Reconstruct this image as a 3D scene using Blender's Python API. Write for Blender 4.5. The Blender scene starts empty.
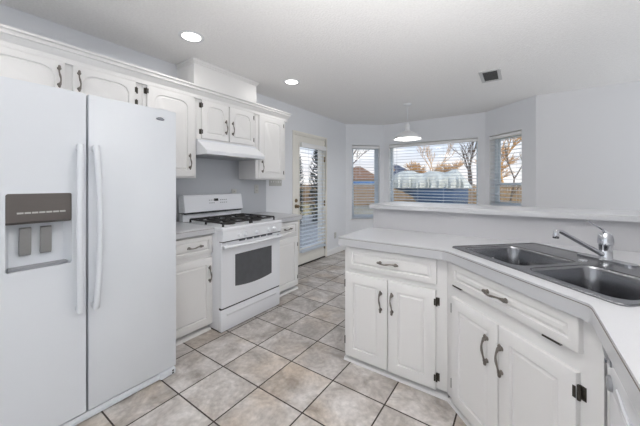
import bpy, bmesh, math, random
from mathutils import Vector, Matrix
random.seed(7)
R = math.radians
S = bpy.context.scene
COL = S.collection

# ------------------------------------------------------------------ camera
cam_d = bpy.data.cameras.new('camera'); cam = bpy.data.objects.new('camera', cam_d); COL.objects.link(cam)
cam.location = (0, 0, 1.30)
cam.rotation_euler = (R(90), 0, 0.61075)
cam_d.sensor_fit = 'HORIZONTAL'; cam_d.sensor_width = 36.0
cam_d.lens = 284.35 / 640 * 36
cam_d.shift_y = -(213 - 184.3) / 640
cam_d.clip_start = 0.02; cam_d.clip_end = 300
S.camera = cam

# ------------------------------------------------------------------ world
W = bpy.data.worlds.new('sky'); S.world = W; W.use_nodes = True
nt = W.node_tree; nt.nodes.clear()
def wn(t, **k):
    n = nt.nodes.new(t)
    for a, b in k.items(): setattr(n, a, b)
    return n
out = wn('ShaderNodeOutputWorld'); bg = wn('ShaderNodeBackground'); bg.inputs['Strength'].default_value = 1.25
tc = wn('ShaderNodeTexCoord'); sep = wn('ShaderNodeSeparateXYZ'); ramp = wn('ShaderNodeValToRGB')
mp = wn('ShaderNodeMapping'); mp.inputs['Scale'].default_value = (1.6, 1.6, 7.0)
noi = wn('ShaderNodeTexNoise'); noi.inputs['Scale'].default_value = 3.0; noi.inputs['Detail'].default_value = 6
cr = wn('ShaderNodeValToRGB'); mix = wn('ShaderNodeMixRGB')
ramp.color_ramp.elements[0].position = 0.0; ramp.color_ramp.elements[0].color = (0.80, 0.74, 0.70, 1)
ramp.color_ramp.elements[1].position = 0.35; ramp.color_ramp.elements[1].color = (0.42, 0.58, 0.84, 1)
e = ramp.color_ramp.elements.new(0.12); e.color = (0.68, 0.76, 0.88, 1)
cr.color_ramp.elements[0].position = 0.42; cr.color_ramp.elements[0].color = (0, 0, 0, 1)
cr.color_ramp.elements[1].position = 0.62; cr.color_ramp.elements[1].color = (1, 1, 1, 1)
mix.inputs['Color2'].default_value = (0.93, 0.92, 0.92, 1)
L = nt.links.new
L(tc.outputs['Generated'], sep.inputs[0]); L(sep.outputs['Z'], ramp.inputs[0])
L(tc.outputs['Generated'], mp.inputs[0]); L(mp.outputs[0], noi.inputs['Vector']); L(noi.outputs[0], cr.inputs[0])
L(cr.outputs[0], mix.inputs['Fac']); L(ramp.outputs[0], mix.inputs['Color1']); L(mix.outputs[0], bg.inputs['Color'])
L(bg.outputs[0], out.inputs['Surface'])

sun_d = bpy.data.lights.new('sun', 'SUN'); sun_d.energy = 3.0; sun_d.angle = R(3); sun_d.color = (1.0, 0.90, 0.76)
sun = bpy.data.objects.new('sun', sun_d); COL.objects.link(sun)
sun.rotation_euler = Vector((-0.80, 0.50, -0.42)).to_track_quat('-Z', 'Y').to_euler()

# daylight stand-in: unseen area lights added to brighten the room, no windows behind them
def fill_area(name, loc, direction, sx, sy, w, col=(0.90, 0.95, 1.0)):
    l = bpy.data.lights.new(name, 'AREA'); l.shape = 'RECTANGLE'; l.size = sx; l.size_y = sy; l.energy = w; l.color = col
    o = bpy.data.objects.new(name, l); COL.objects.link(o); o.location = loc
    o.rotation_euler = Vector(direction).to_track_quat('-Z', 'Z').to_euler()
fill_area('fill_back', (-1.0, -2.55, 1.25), (0, 1, 0), 3.2, 2.2, 19)
fill_area('fill_right', (0.83, -1.45, 1.45), (-1, 0, 0), 2.0, 1.8, 10)
fill_area('fill_breakfast', (2.55, 3.75, 1.35), (-1, 0, 0), 2.0, 2.0, 27)
# the photographer's lamp beside the camera, turned up to bounce off the ceiling
fl_d = bpy.data.lights.new('bounce_lamp', 'SPOT'); fl_d.energy = 330; fl_d.spot_size = R(118); fl_d.spot_blend = 1.0; fl_d.shadow_soft_size = 0.15; fl_d.color = (1.0, 0.99, 0.985)
fl = bpy.data.objects.new('bounce_lamp', fl_d); COL.objects.link(fl); fl.location = (0.05, -0.15, 1.50)
fl.rotation_euler = Vector((-0.10, 0.75, 1.0)).to_track_quat('-Z', 'Y').to_euler()
LAMP_W = 1.8           # each recessed ceiling lamp, and each added fill lamp
PENDANT_W = 4.0
S.view_settings.view_transform = 'Standard'; S.view_settings.look = 'None'
S.view_settings.exposure = 0.06; S.view_settings.gamma = 1.0; S.view_settings.use_curve_mapping = False

# ------------------------------------------------------------------ materials
def srgb(r, g, b):
    f = lambda c: (c / 255 / 12.92) if c / 255 <= 0.04045 else ((c / 255 + 0.055) / 1.055) ** 2.4
    return (f(r), f(g), f(b), 1)
def mat(name, col, rough=0.5, metal=0.0, noise=0.0, nscale=40.0, bump=0.0, bscale=120.0, coat=0.0, stretch=None, spec=None):
    m = bpy.data.materials.new(name); m.use_nodes = True
    t = m.node_tree; p = t.nodes['Principled BSDF']
    p.inputs['Base Color'].default_value = col; p.inputs['Roughness'].default_value = rough; p.inputs['Metallic'].default_value = metal
    p.inputs['Coat Weight'].default_value = coat
    if spec is not None: p.inputs['Specular IOR Level'].default_value = spec
    tcn = t.nodes.new('ShaderNodeTexCoord'); mpn = t.nodes.new('ShaderNodeMapping')
    t.links.new(tcn.outputs['Object'], mpn.inputs[0])
    if stretch: mpn.inputs['Scale'].default_value = stretch
    if noise > 0:
        n = t.nodes.new('ShaderNodeTexNoise'); n.inputs['Scale'].default_value = nscale; n.inputs['Detail'].default_value = 5
        t.links.new(mpn.outputs[0], n.inputs['Vector'])
        mx = t.nodes.new('ShaderNodeMixRGB'); mx.inputs['Color1'].default_value = tuple(c * (1 - noise) for c in col[:3]) + (1,)
        mx.inputs['Color2'].default_value = tuple(min(1, c * (1 + noise)) for c in col[:3]) + (1,)
        t.links.new(n.outputs[0], mx.inputs['Fac']); t.links.new(mx.outputs[0], p.inputs['Base Color'])
    if bump > 0:
        n2 = t.nodes.new('ShaderNodeTexNoise'); n2.inputs['Scale'].default_value = bscale; n2.inputs['Detail'].default_value = 3
        t.links.new(mpn.outputs[0], n2.inputs['Vector'])
        b = t.nodes.new('ShaderNodeBump'); b.inputs['Strength'].default_value = bump; b.inputs['Distance'].default_value = 0.004
        t.links.new(n2.outputs[0], b.inputs['Height']); t.links.new(b.outputs[0], p.inputs['Normal'])
    return m
def emit(name, col, strength):
    m = bpy.data.materials.new(name); m.use_nodes = True
    p = m.node_tree.nodes['Principled BSDF']; p.inputs['Base Color'].default_value = col
    p.inputs['Emission Color'].default_value = col; p.inputs['Emission Strength'].default_value = strength
    return m
def glass(name, tint=(1, 1, 1, 1)):
    m = bpy.data.materials.new(name); m.use_nodes = True
    t = m.node_tree; t.nodes.clear()
    o = t.nodes.new('ShaderNodeOutputMaterial'); tr = t.nodes.new('ShaderNodeBsdfTransparent'); tr.inputs[0].default_value = tint
    g = t.nodes.new('ShaderNodeBsdfGlossy'); g.inputs['Roughness'].default_value = 0.02
    mx = t.nodes.new('ShaderNodeMixShader'); mx.inputs[0].default_value = 0.04
    t.links.new(tr.outputs[0], mx.inputs[1]); t.links.new(g.outputs[0], mx.inputs[2])
    t.links.new(mx.outputs[0], o.inputs[0]); return m

M = {
 'wall': mat('wall_paint', srgb(226, 228, 232), 0.75, bump=0.10, bscale=160),
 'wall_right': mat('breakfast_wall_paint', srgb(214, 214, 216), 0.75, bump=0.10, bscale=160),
 'ceiling': mat('ceiling_texture', srgb(240, 239, 238), 0.9, noise=0.09, nscale=70, bump=1.0, bscale=70),
 'trim': mat('trim_paint', srgb(236, 236, 236), 0.45),
 'cab': mat('cabinet_paint', srgb(232, 231, 230), 0.38, noise=0.012, nscale=9),
 'door': mat('door_cream_paint', srgb(238, 235, 227), 0.45),
 'laminate': mat('laminate_white', srgb(196, 197, 200), 0.28, noise=0.03, nscale=160),
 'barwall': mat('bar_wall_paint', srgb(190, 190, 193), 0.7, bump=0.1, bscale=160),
 'edge': mat('laminate_edge', srgb(214, 214, 216), 0.35, noise=0.05, nscale=200),
 'seam': mat('laminate_seam', srgb(120, 112, 108), 0.6),
 'splash': mat('backsplash_laminate', srgb(184, 187, 192), 0.4, noise=0.03, nscale=120),
 'fridge': mat('appliance_white', srgb(222, 226, 231), 0.32, bump=0.05, bscale=300, coat=0.2),
 'range': mat('enamel_white', srgb(236, 238, 242), 0.22, coat=0.3),
 'seal': mat('gasket_grey', srgb(96, 100, 108), 0.7),
 'disp': mat('dispenser_taupe', srgb(100, 95, 92), 0.4, metal=0.3, noise=0.08, nscale=30, stretch=(1, 1, 12)),
 'paddle': mat('paddle_grey', srgb(140, 140, 140), 0.4, metal=0.2, noise=0.05, nscale=80),
 'tray': mat('tray_grey', srgb(150, 152, 156), 0.4),
 'badge': mat('badge_silver', srgb(150, 152, 158), 0.25, metal=0.9),
 'iron': mat('cast_iron', srgb(38, 37, 37), 0.55, bump=0.2, bscale=400),
 'burner': mat('burner_cap', srgb(62, 60, 60), 0.4, metal=0.4),
 'ovenglass': mat('oven_glass', srgb(84, 86, 90), 0.12, noise=0.2, nscale=14, coat=0.5),
 'black': mat('black_plastic', srgb(26, 26, 28), 0.5),
 'pewter': mat('antique_pewter', srgb(128, 122, 116), 0.38, metal=0.85, noise=0.25, nscale=60),
 'bronze': mat('dark_bronze', srgb(70, 66, 60), 0.5, metal=0.6, noise=0.2, nscale=90),
 'brass': mat('aged_brass', srgb(140, 122, 96), 0.35, metal=0.9),
 'steel': mat('brushed_steel', srgb(146, 147, 150), 0.20, metal=1.0, noise=0.10, nscale=30, stretch=(1, 1, 14)),
 'steelrim': mat('steel_rim', srgb(140, 141, 144), 0.26, metal=1.0, noise=0.06, nscale=90),
 'chrome': mat('chrome', srgb(200, 202, 206), 0.07, metal=1.0),
 'slat': mat('blind_slat_white', srgb(236, 238, 242), 0.5),
 'vinyl': mat('window_vinyl', srgb(226, 234, 240), 0.4),
 'glass': glass('window_glass'),
 'plate': mat('outlet_ivory', srgb(190, 190, 186), 0.4),
 'slot': mat('outlet_slot', srgb(90, 88, 84), 0.5),
 'lampmetal': mat('lamp_white_metal', srgb(225, 226, 228), 0.35),
 'bulb': emit('lamp_diffuser', (1.0, 0.97, 0.92, 1), 6.0),
 'vent': mat('vent_grey', srgb(196, 196, 196), 0.5),
 'ventdark': mat('vent_dark', srgb(84, 84, 84), 0.7),
 'ground': mat('dry_lawn', srgb(150, 140, 104), 0.95, noise=0.35, nscale=2.0, bump=0.4, bscale=30),
 'patio': mat('patio_concrete', srgb(150, 152, 154), 0.85, noise=0.08, nscale=6),
 'picket': mat('weathered_picket', srgb(150, 130, 106), 0.9, noise=0.65, nscale=7, stretch=(3, 3, 0.25)),
 'post': mat('weathered_post', srgb(128, 112, 92), 0.9, noise=0.2, nscale=8),
 'tarp': mat('boat_tarp', srgb(178, 186, 188), 0.6, noise=0.42, nscale=2.2, bump=0.5, bscale=6, stretch=(1.6, 1, .5)),
 'hull': mat('boat_hull_blue', srgb(58, 88, 132), 0.3, noise=0.08, nscale=3),
 'rubber': mat('tyre_rubber', srgb(34, 34, 34), 0.8),
 'roofblue': mat('slate_roof', srgb(66, 76, 100), 0.8, noise=0.15, nscale=12),
 'roofbrown': mat('brown_roof', srgb(120, 92, 74), 0.85, noise=0.2, nscale=12),
 'siding': mat('house_siding', srgb(186, 178, 168), 0.8, noise=0.06, nscale=6),
 'bark': mat('grey_bark', srgb(92, 82, 76), 0.9, noise=0.25, nscale=20),
 'twig': mat('tan_twigs', srgb(196, 160, 116), 0.9, noise=0.25, nscale=3),
 'bluetarp': mat('blue_pool_wall', srgb(62, 112, 176), 0.5),
}
def tile_material():
    m = bpy.data.materials.new('floor_tile'); m.use_nodes = True
    t = m.node_tree; p = t.nodes['Principled BSDF']; N = t.nodes.new; K = t.links.new
    geo = N('ShaderNodeNewGeometry'); mp = N('ShaderNodeMapping'); K(geo.outputs['Position'], mp.inputs[0])
    mp.inputs['Location'].default_value = (1.73, -0.942, 0)
    dv = N('ShaderNodeVectorMath'); dv.operation = 'DIVIDE'; dv.inputs[1].default_value = (0.360, 0.325, 1); K(mp.outputs[0], dv.inputs[0])
    fl = N('ShaderNodeVectorMath'); fl.operation = 'FLOOR'; K(dv.outputs[0], fl.inputs[0])
    fr = N('ShaderNodeVectorMath'); fr.operation = 'SUBTRACT'; K(dv.outputs[0], fr.inputs[0]); K(fl.outputs[0], fr.inputs[1])
    wnz = N('ShaderNodeTexWhiteNoise'); wnz.noise_dimensions = '3D'; K(fl.outputs[0], wnz.inputs['Vector'])
    off = N('ShaderNodeVectorMath'); off.operation = 'SCALE'; off.inputs['Scale'].default_value = 7.0; K(wnz.outputs['Color'], off.inputs[0])
    ad = N('ShaderNodeVectorMath'); ad.operation = 'ADD'; K(geo.outputs['Position'], ad.inputs[0]); K(off.outputs[0], ad.inputs[1])
    n1 = N('ShaderNodeTexNoise'); n1.inputs['Scale'].default_value = 4.5; n1.inputs['Detail'].default_value = 6; n1.inputs['Roughness'].default_value = 0.65; n1.inputs['Distortion'].default_value = 0.8; K(ad.outputs[0], n1.inputs['Vector'])
    r1 = N('ShaderNodeValToRGB'); K(n1.outputs[0], r1.inputs[0])
    r1.color_ramp.elements[0].position = 0.30; r1.color_ramp.elements[0].color = srgb(150, 142, 135)
    r1.color_ramp.elements[1].position = 0.68; r1.color_ramp.elements[1].color = srgb(218, 214, 211)
    em = r1.color_ramp.elements.new(0.5); em.color = srgb(190, 184, 179)
    n3 = N('ShaderNodeTexNoise'); n3.inputs['Scale'].default_value = 34; n3.inputs['Detail'].default_value = 6; K(ad.outputs[0], n3.inputs['Vector'])
    r3 = N('ShaderNodeMapRange'); r3.inputs[1].default_value = 0.3; r3.inputs[2].default_value = 0.7; r3.inputs[3].default_value = 0.84; r3.inputs[4].default_value = 1.14; K(n3.outputs[0], r3.inputs[0])
    mulc = N('ShaderNodeVectorMath'); mulc.operation = 'SCALE'; K(r1.outputs[0], mulc.inputs[0]); K(r3.outputs[0], mulc.inputs['Scale'])
    # warm rusty blotches on some tiles
    n2 = N('ShaderNodeTexNoise'); n2.inputs['Scale'].default_value = 2.2; n2.inputs['Detail'].default_value = 3; K(ad.outputs[0], n2.inputs['Vector'])
    r2 = N('ShaderNodeMapRange'); r2.inputs[1].default_value = 0.50; r2.inputs[2].default_value = 0.75; r2.inputs[4].default_value = 0.65; K(n2.outputs[0], r2.inputs[0])
    mw = N('ShaderNodeMixRGB'); mw.blend_type = 'MULTIPLY'; mw.inputs['Color2'].default_value = (0.95, 0.80, 0.62, 1); K(r2.outputs[0], mw.inputs['Fac']); K(mulc.outputs[0], mw.inputs['Color1'])
    v = N('ShaderNodeMapRange'); v.inputs[3].default_value = 0.92; v.inputs[4].default_value = 1.05; K(wnz.outputs['Value'], v.inputs[0])
    sc = N('ShaderNodeVectorMath'); sc.operation = 'SCALE'; K(mw.outputs[0], sc.inputs[0]); K(v.outputs[0], sc.inputs['Scale'])
    sx = N('ShaderNodeSeparateXYZ'); K(fr.outputs[0], sx.inputs[0])
    def grout(o, size, g=0.0042):
        a = N('ShaderNodeMath'); a.operation = 'SUBTRACT'; a.inputs[0].default_value = 0.5; K(o, a.inputs[1])
        b = N('ShaderNodeMath'); b.operation = 'ABSOLUTE'; K(a.outputs[0], b.inputs[0])
        c = N('ShaderNodeMath'); c.operation = 'GREATER_THAN'; c.inputs[1].default_value = 0.5 - g / size; K(b.outputs[0], c.inputs[0]); return c
    gx, gy = grout(sx.outputs['X'], 0.36), grout(sx.outputs['Y'], 0.325)
    g = N('ShaderNodeMath'); g.operation = 'MAXIMUM'; K(gx.outputs[0], g.inputs[0]); K(gy.outputs[0], g.inputs[1])
    mg = N('ShaderNodeMixRGB'); mg.inputs['Color2'].default_value = srgb(62, 54, 49); K(g.outputs[0], mg.inputs['Fac']); K(sc.outputs[0], mg.inputs['Color1'])
    K(mg.outputs[0], p.inputs['Base Color'])
    rr = N('ShaderNodeMapRange'); rr.inputs[3].default_value = 0.42; rr.inputs[4].default_value = 0.9; K(g.outputs[0], rr.inputs[0]); K(rr.outputs[0], p.inputs['Roughness'])
    iv = N('ShaderNodeMath'); iv.operation = 'SUBTRACT'; iv.inputs[0].default_value = 1.0; K(g.outputs[0], iv.inputs[1])
    bp = N('ShaderNodeBump'); bp.inputs['Strength'].default_value = 0.5; bp.inputs['Distance'].default_value = 0.003; K(iv.outputs[0], bp.inputs['Height']); K(bp.outputs[0], p.inputs['Normal'])
    return m
M['tile'] = tile_material()
def slat_material():
    m = mat('blind_slat_vinyl', srgb(240, 243, 247), 0.45); t = m.node_tree; p = t.nodes['Principled BSDF']; o = t.nodes['Material Output']
    tr = t.nodes.new('ShaderNodeBsdfTranslucent'); tr.inputs[0].default_value = srgb(236, 242, 248); mx = t.nodes.new('ShaderNodeMixShader'); mx.inputs[0].default_value = 0.5
    t.links.new(p.outputs[0], mx.inputs[1]); t.links.new(tr.outputs[0], mx.inputs[2]); t.links.new(mx.outputs[0], o.inputs['Surface']); return m
M['slat'] = slat_material()

# ------------------------------------------------------------------ mesh builder
class MB:
    def __init__(s): s.bm = bmesh.new()
    def _add(s, b):
        me = bpy.data.meshes.new('tmp'); b.to_mesh(me); b.free(); s.bm.from_mesh(me); bpy.data.meshes.remove(me); return s
    def box(s, x0, x1, y0, y1, z0, z1, bev=0.0, seg=2):
        b = bmesh.new()
        vs = [b.verts.new((x, y, z)) for x in (x0, x1) for y in (y0, y1) for z in (z0, z1)]
        for f in ((0, 1, 3, 2), (4, 6, 7, 5), (0, 4, 5, 1), (2, 3, 7, 6), (0, 2, 6, 4), (1, 5, 7, 3)): b.faces.new([vs[i] for i in f])
        if bev > 0: bmesh.ops.bevel(b, geom=b.edges[:], offset=bev, segments=seg, profile=0.5, affect='EDGES')
        return s._add(b)
    def plate(s, outer, holes, lo, hi, fn, bev=0.0):
        """solid of a 2-D outline with holes, between lo and hi; fn(u, v, w) -> xyz"""
        b = bmesh.new(); es = []
        for lp in [outer] + list(holes):
            vs = [b.verts.new((p[0], p[1], 0)) for p in lp]
            es += [b.edges.new((vs[i], vs[(i + 1) % len(vs)])) for i in range(len(vs))]
        bmesh.ops.triangle_fill(b, use_beauty=True, use_dissolve=False, edges=es, normal=(0, 0, 1))
        top = b.faces[:]
        ex = bmesh.ops.extrude_face_region(b, geom=top)
        ev = set(v for v in ex['geom'] if isinstance(v, bmesh.types.BMVert))
        for v in b.verts:
            v.co = Vector(fn(v.co.x, v.co.y, lo if v in ev else hi))
        return s._add(b)
    def prism(s, poly, a, c, axis='x'):
        f = {'x': lambda u, v, w: (w, u, v), 'y': lambda u, v, w: (u, w, v), 'z': lambda u, v, w: (u, v, w)}[axis]
        return s.plate(poly, [], a, c, f)
    def loft(s, loops, cap0=True, cap1=True, closed=True):
        vs = [[s.bm.verts.new(p) for p in lp] for lp in loops]; n = len(vs[0])
        for a, b in zip(vs, vs[1:]):
            for i in range(n if closed else n - 1):
                j = (i + 1) % n
                try: s.bm.faces.new((a[i], a[j], b[j], b[i]))
                except ValueError: pass
        if cap0: s.bm.faces.new(vs[0][::-1])
        if cap1: s.bm.faces.new(vs[-1])
        return s
    def tube(s, pts, r, n=8, flat=1.0):
        pts = [Vector(p) for p in pts]; rs = r if isinstance(r, (list, tuple)) else [r] * len(pts)
        loops = []; prev = None
        for i, p in enumerate(pts):
            t = (pts[min(i + 1, len(pts) - 1)] - pts[max(i - 1, 0)]).normalized()
            if prev is None:
                a = Vector((0, 0, 1)) if abs(t.z) < 0.9 else Vector((1, 0, 0))
                u = t.cross(a).normalized()
            else:
                u = (prev - t * prev.dot(t)).normalized()
            prev = u; v = t.cross(u)
            loops.append([p + (u * math.cos(2 * math.pi * k / n) + v * math.sin(2 * math.pi * k / n) * flat) * rs[i] for k in range(n)])
        return s.loft(loops)
    def lathe(s, prof, fn=lambda x, y, z: (x, y, z), n=24, cap0=True, cap1=True):
        return s.loft([[fn(r * math.cos(2 * math.pi * k / n), r * math.sin(2 * math.pi * k / n), z) for k in range(n)] for r, z in prof], cap0, cap1)
    def build(s, name, m, parent=None, smooth=35, kind=None, label=None):
        bmesh.ops.remove_doubles(s.bm, verts=s.bm.verts[:], dist=1e-6)
        bmesh.ops.recalc_face_normals(s.bm, faces=s.bm.faces[:])
        me = bpy.data.meshes.new(name); s.bm.to_mesh(me); s.bm.free()
        me.materials.append(M[m] if isinstance(m, str) else m)
        if smooth:
            me.polygons.foreach_set('use_smooth', [True] * len(me.polygons)); me.set_sharp_from_angle(angle=R(smooth))
        o = bpy.data.objects.new(name, me); COL.objects.link(o)
        if parent: o.parent = parent
        if kind: o['kind'] = kind
        if label: o['label'] = label
        return o
def thing(name, label, cat, loc=(0, 0, 0), rz=0.0, group=None, kind=None):
    o = bpy.data.objects.new(name, None); COL.objects.link(o); o.location = loc; o.rotation_euler = (0, 0, R(rz)); o.empty_display_size = 0.1
    if label: o['label'] = label
    if cat: o['category'] = cat
    if group: o['group'] = group
    if kind: o['kind'] = kind
    return o
def tag(o, label, cat, group=None):
    o['label'] = label; o['category'] = cat
    if group: o['group'] = group
    return o
def copy_tree(o, parent=None):
    c = o.copy(); COL.objects.link(c)
    if parent: c.parent = parent
    for ch in list(o.children): copy_tree(ch, c)
    return c
def rrect(x0, x1, y0, y1, r, n=5):
    p = []
    for cx, cy, a in ((x1 - r, y0 + r, -90), (x1 - r, y1 - r, 0), (x0 + r, y1 - r, 90), (x0 + r, y0 + r, 180)):
        for k in range(n + 1):
            t = R(a + 90 * k / n); p.append((cx + r * math.cos(t), cy + r * math.sin(t)))
    return p

# ------------------------------------------------------------------ room shell
CEIL = 2.512
WX = -2.85
BL, BA, BB, BC = (WX, 4.97), (-2.268, 5.505), (-0.465, 5.505), (0.188, 4.86)
MB().box(-3.05, 2.75, -2.75, 5.75, -0.12, 0.0).build('floor', 'tile', kind='structure', smooth=0)
MB().box(-3.05, 2.75, -2.75, 5.75, CEIL, CEIL + 0.15).build('ceiling', 'ceiling', kind='structure', smooth=0)
T = 0.17
def wall_segment(name, p0, p1, m, opening=None, m0=0.0, m1=0.0, top=CEIL, t=T):
    """wall seen from inside, p0 left to p1 right; m0, m1 shift the outer corners (mitres)"""
    p0, p1 = Vector(p0), Vector(p1); d = p1 - p0; ln = d.length
    b = MB()
    def piece(u0, u1, z0, z1):
        a0 = u0 - (m0 if u0 == 0 else 0); a1 = u1 + (m1 if u1 == ln else 0)
        b.prism([(u0, 0), (u1, 0), (a1, t), (a0, t)], z0, z1, 'z')
    if opening:
        u0, u1, z0, z1 = opening
        piece(0, u0, 0, top); piece(u1, ln, 0, top)
        if z0 > 0: piece(u0, u1, 0, z0)
        piece(u0, u1, z1, top)
    else: piece(0, ln, 0, top)
    o = b.build(name, m, kind='structure', smooth=0)
    o.location = (p0.x, p0.y, 0); o.rotation_euler = (0, 0, math.atan2(d.y, d.x))
    return o
DY0, DY1, DZ = 3.365, 4.245, 2.10                         # patio door opening in the left wall
wall_segment('wall_left', (WX, -2.6), BL, 'wall', (DY0 + 2.6, DY1 + 2.6, 0, DZ), m1=0.07)
W1 = (0.125, 0.715, 0.60, 2.09); W2 = (0.11, 1.70, 0.915, 2.10); W3 = (0.085, 0.70, 0.95, 2.095)
wall_segment('wall_bay_left', BL, BA, 'wall', W1, m0=0.07, m1=0.066)
wall_segment('wall_bay_center', BA, BB, 'wall', W2, m0=0.066, m1=0.07)
wall_segment('wall_bay_right', BB, BC, 'wall', W3, m0=0.07, m1=0.05)
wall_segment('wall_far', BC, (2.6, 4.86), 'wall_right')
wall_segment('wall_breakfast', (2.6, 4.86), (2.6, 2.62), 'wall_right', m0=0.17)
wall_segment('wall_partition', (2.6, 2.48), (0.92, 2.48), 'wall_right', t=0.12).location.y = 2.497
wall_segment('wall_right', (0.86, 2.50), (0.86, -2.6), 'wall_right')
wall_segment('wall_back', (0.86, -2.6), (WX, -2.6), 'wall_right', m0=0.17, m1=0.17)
# half-height wall under the bar ledge
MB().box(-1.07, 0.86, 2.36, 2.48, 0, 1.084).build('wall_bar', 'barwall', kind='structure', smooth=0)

def segment_frame(p0, p1): return (p0[0], p0[1], 0), math.degrees(math.atan2(p1[1] - p0[1], p1[0] - p0[0]))
def make_window(name, p0, p1, o, hung):
    loc, rz = segment_frame(p0, p1); u0, u1, z0, z1 = o
    r = thing(name, None, None, loc, rz, kind='structure')
    b = MB(); w = 0.038
    y0, y1 = 0.105, 0.165
    b.box(u0, u0 + w, y0, y1, z0, z1); b.box(u1 - w, u1, y0, y1, z0, z1)
    b.box(u0 + w, u1 - w, y0, y1, z0, z0 + w); b.box(u0 + w, u1 - w, y0, y1, z1 - w, z1)
    b.build('window_frame', 'vinyl', r, smooth=0)
    b = MB(); q = .005
    b.box(u0, u0 + q, .001, y0, z0, z1); b.box(u1 - q, u1, .001, y0, z0, z1); b.box(u0 + q, u1 - q, .001, y0, z1 - q, z1)
    b.build('jamb_liner', 'trim', r, smooth=0)
    if hung:
        zm = 1.30
        b = MB(); s = 0.03
        b.box(u0 + w, u0 + w + s, .115, .14, z0 + w, zm); b.box(u1 - w - s, u1 - w, .115, .14, z0 + w, zm)
        b.box(u0 + w, u1 - w, .115, .14, zm - .02, zm + .02); b.box(u0 + w, u1 - w, .115, .14, z0 + w, z0 + w + s)
        b.build('lower_sash', 'vinyl', r, smooth=0)
        b = MB(); b.box(u0 + w, u0 + w + s, .14, .16, zm, z1 - w); b.box(u1 - w - s, u1 - w, .14, .16, zm, z1 - w); b.box(u0 + w, u1 - w, .14, .16, z1 - w - s, z1 - w)
        b.build('upper_sash', 'vinyl', r, smooth=0)
        MB().box(u0 + w, u1 - w, .126, .129, z0 + w, zm - .02).build('lower_pane', 'glass', r, smooth=0)
        MB().box(u0 + w, u1 - w, .149, .152, zm + .02, z1 - w).build('upper_pane', 'glass', r, smooth=0)
    else:
        MB().box(u0 + w, u1 - w, .134, .138, z0 + w, z1 - w).build('pane', 'glass', r, smooth=0)
    MB().box(u0 - .03, u1 + .03, -0.025, 0.105, z0 - 0.022, z0 + 0.0, .004).build('window_sill', 'trim', r)
    return r
make_window('window_1', BL, BA, W1, True)
make_window('window_2', BA, BB, W2, False)
make_window('window_3', BB, BC, W3, True)

def make_blind(label, p0, p1, u0, u1, z0, z1, y, pitch=0.056, w=0.058, tilt=3, valance=0.06, dense=0.0, group=None, wand=True):
    loc, rz = segment_frame(p0, p1)
    r = thing('window_blind', label, 'blind', loc, rz, group)
    MB().box(u0, u1, y - .012, y + .045, z1 - valance, z1 - .012, .004).build('valance', 'trim', r)
    b = MB(); z = z0 + 0.03; c = math.cos(R(tilt)); s = math.sin(R(tilt)); n = 0
    while z < z1 - valance - 0.01:
        yc = y + 0.02
        prof = []
        for k in range(5):
            q = -0.5 + k / 4; hh = 0.004 * (1 - (2 * q) ** 2)
            prof.append((q * w * c - hh * s, q * w * s + hh * c))
        prof2 = [(a, h - 0.0028) for a, h in prof[::-1]]
        loop = prof + prof2
        b.loft([[(u0 + .004, yc + a, z + h) for a, h in loop], [(u1 - .004, yc + a, z + h) for a, h in loop]])
        z += pitch * (0.5 if z < z0 + dense else 1.0)
    b.build('slats', 'slat', r)
    MB().box(u0 + .003, u1 - .003, y - .01, y + .05, z0, z0 + .022, .003).build('bottom_rail', 'slat', r)
    k = max(2, int((u1 - u0) / 0.45) + 1); b = MB()
    for i in range(k):
        u = u0 + .09 + (u1 - u0 - .18) * i / (k - 1)
        for yy in (y - .009, y + .049): b.tube([(u, yy, z0 + .02), (u, yy, z1 - valance)], .0012, 5)
    b.build('ladder_cord', 'slat', r)
    if wand: MB().tube([(u0 + .16, y - .016, z1 - valance), (u0 + .16, y - .02, z1 - .62)], .0032, 6).build('tilt_wand', 'slat', r)
    return r
make_blind('white slat blind in the narrow left bay window beside the patio door wall', BL, BA, W1[0] + .008, W1[1] - .008, W1[2] + .005, W1[3] - .004, .02, dense=.24, tilt=8)
make_blind('wide white slat blind across the large center bay window', BA, BB, W2[0] + .008, W2[1] - .008, W2[2] + .005, W2[3] - .004, .02, tilt=8)
make_blind('white slat blind in the narrow right bay window next to the plain wall', BB, BC, W3[0] + .008, W3[1] - .008, W3[2] + .005, W3[3] - .004, .02)

# baseboards
def baseboard(name, p0, p1):
    loc, rz = segment_frame(p0, p1); ln = (Vector(p1) - Vector(p0)).length
    o = MB().prism([(-.013, 0), (0, 0), (0, .095), (-.006, .095), (-.013, .083)], 0, ln, 'x').build(name, 'trim', kind='structure')
    o.location = loc; o.rotation_euler = (0, 0, R(rz))
baseboard('baseboard_left', (WX, 4.275), BL)
baseboard('baseboard_bay_left', BL, BA); baseboard('baseboard_bay_center', BA, BB); baseboard('baseboard_bay_right', BB, BC)
baseboard('baseboard_far', BC, (2.6, 4.86))

# patio door (local x = +Y along the left wall, local y = outwards)
d = thing('door_1', None, None, (WX, 0, 0), 90, kind='structure')
b = MB(); cw = .034
b.box(DY0 - cw, DY0, -.014, 0.0, 0, DZ + cw, .003); b.box(DY1, DY1 + cw, -.014, 0, 0, DZ + cw, .003); b.box(DY0, DY1, -.014, 0, DZ, DZ + cw, .003)
b.build('door_casing', 'door', d)
b = MB(); b.box(DY0, DY0 + .02, 0, .16, 0, DZ); b.box(DY1 - .02, DY1, 0, .16, 0, DZ); b.box(DY0 + .02, DY1 - .02, 0, .16, DZ - .02, DZ)
b.build('door_jamb', 'door', d, smooth=0)
dx0, dx1, dz0, dz1 = DY0 + .023, DY1 - .023, .018, DZ - .023
b = MB()
b.plate([(dx0, dz0), (dx1, dz0), (dx1, dz1), (dx0, dz1)], [[(3.515, .26), (4.155, .26), (4.155, 1.92), (3.515, 1.92)]], .012, .056, lambda u, v, w: (u, w, v))
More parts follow.
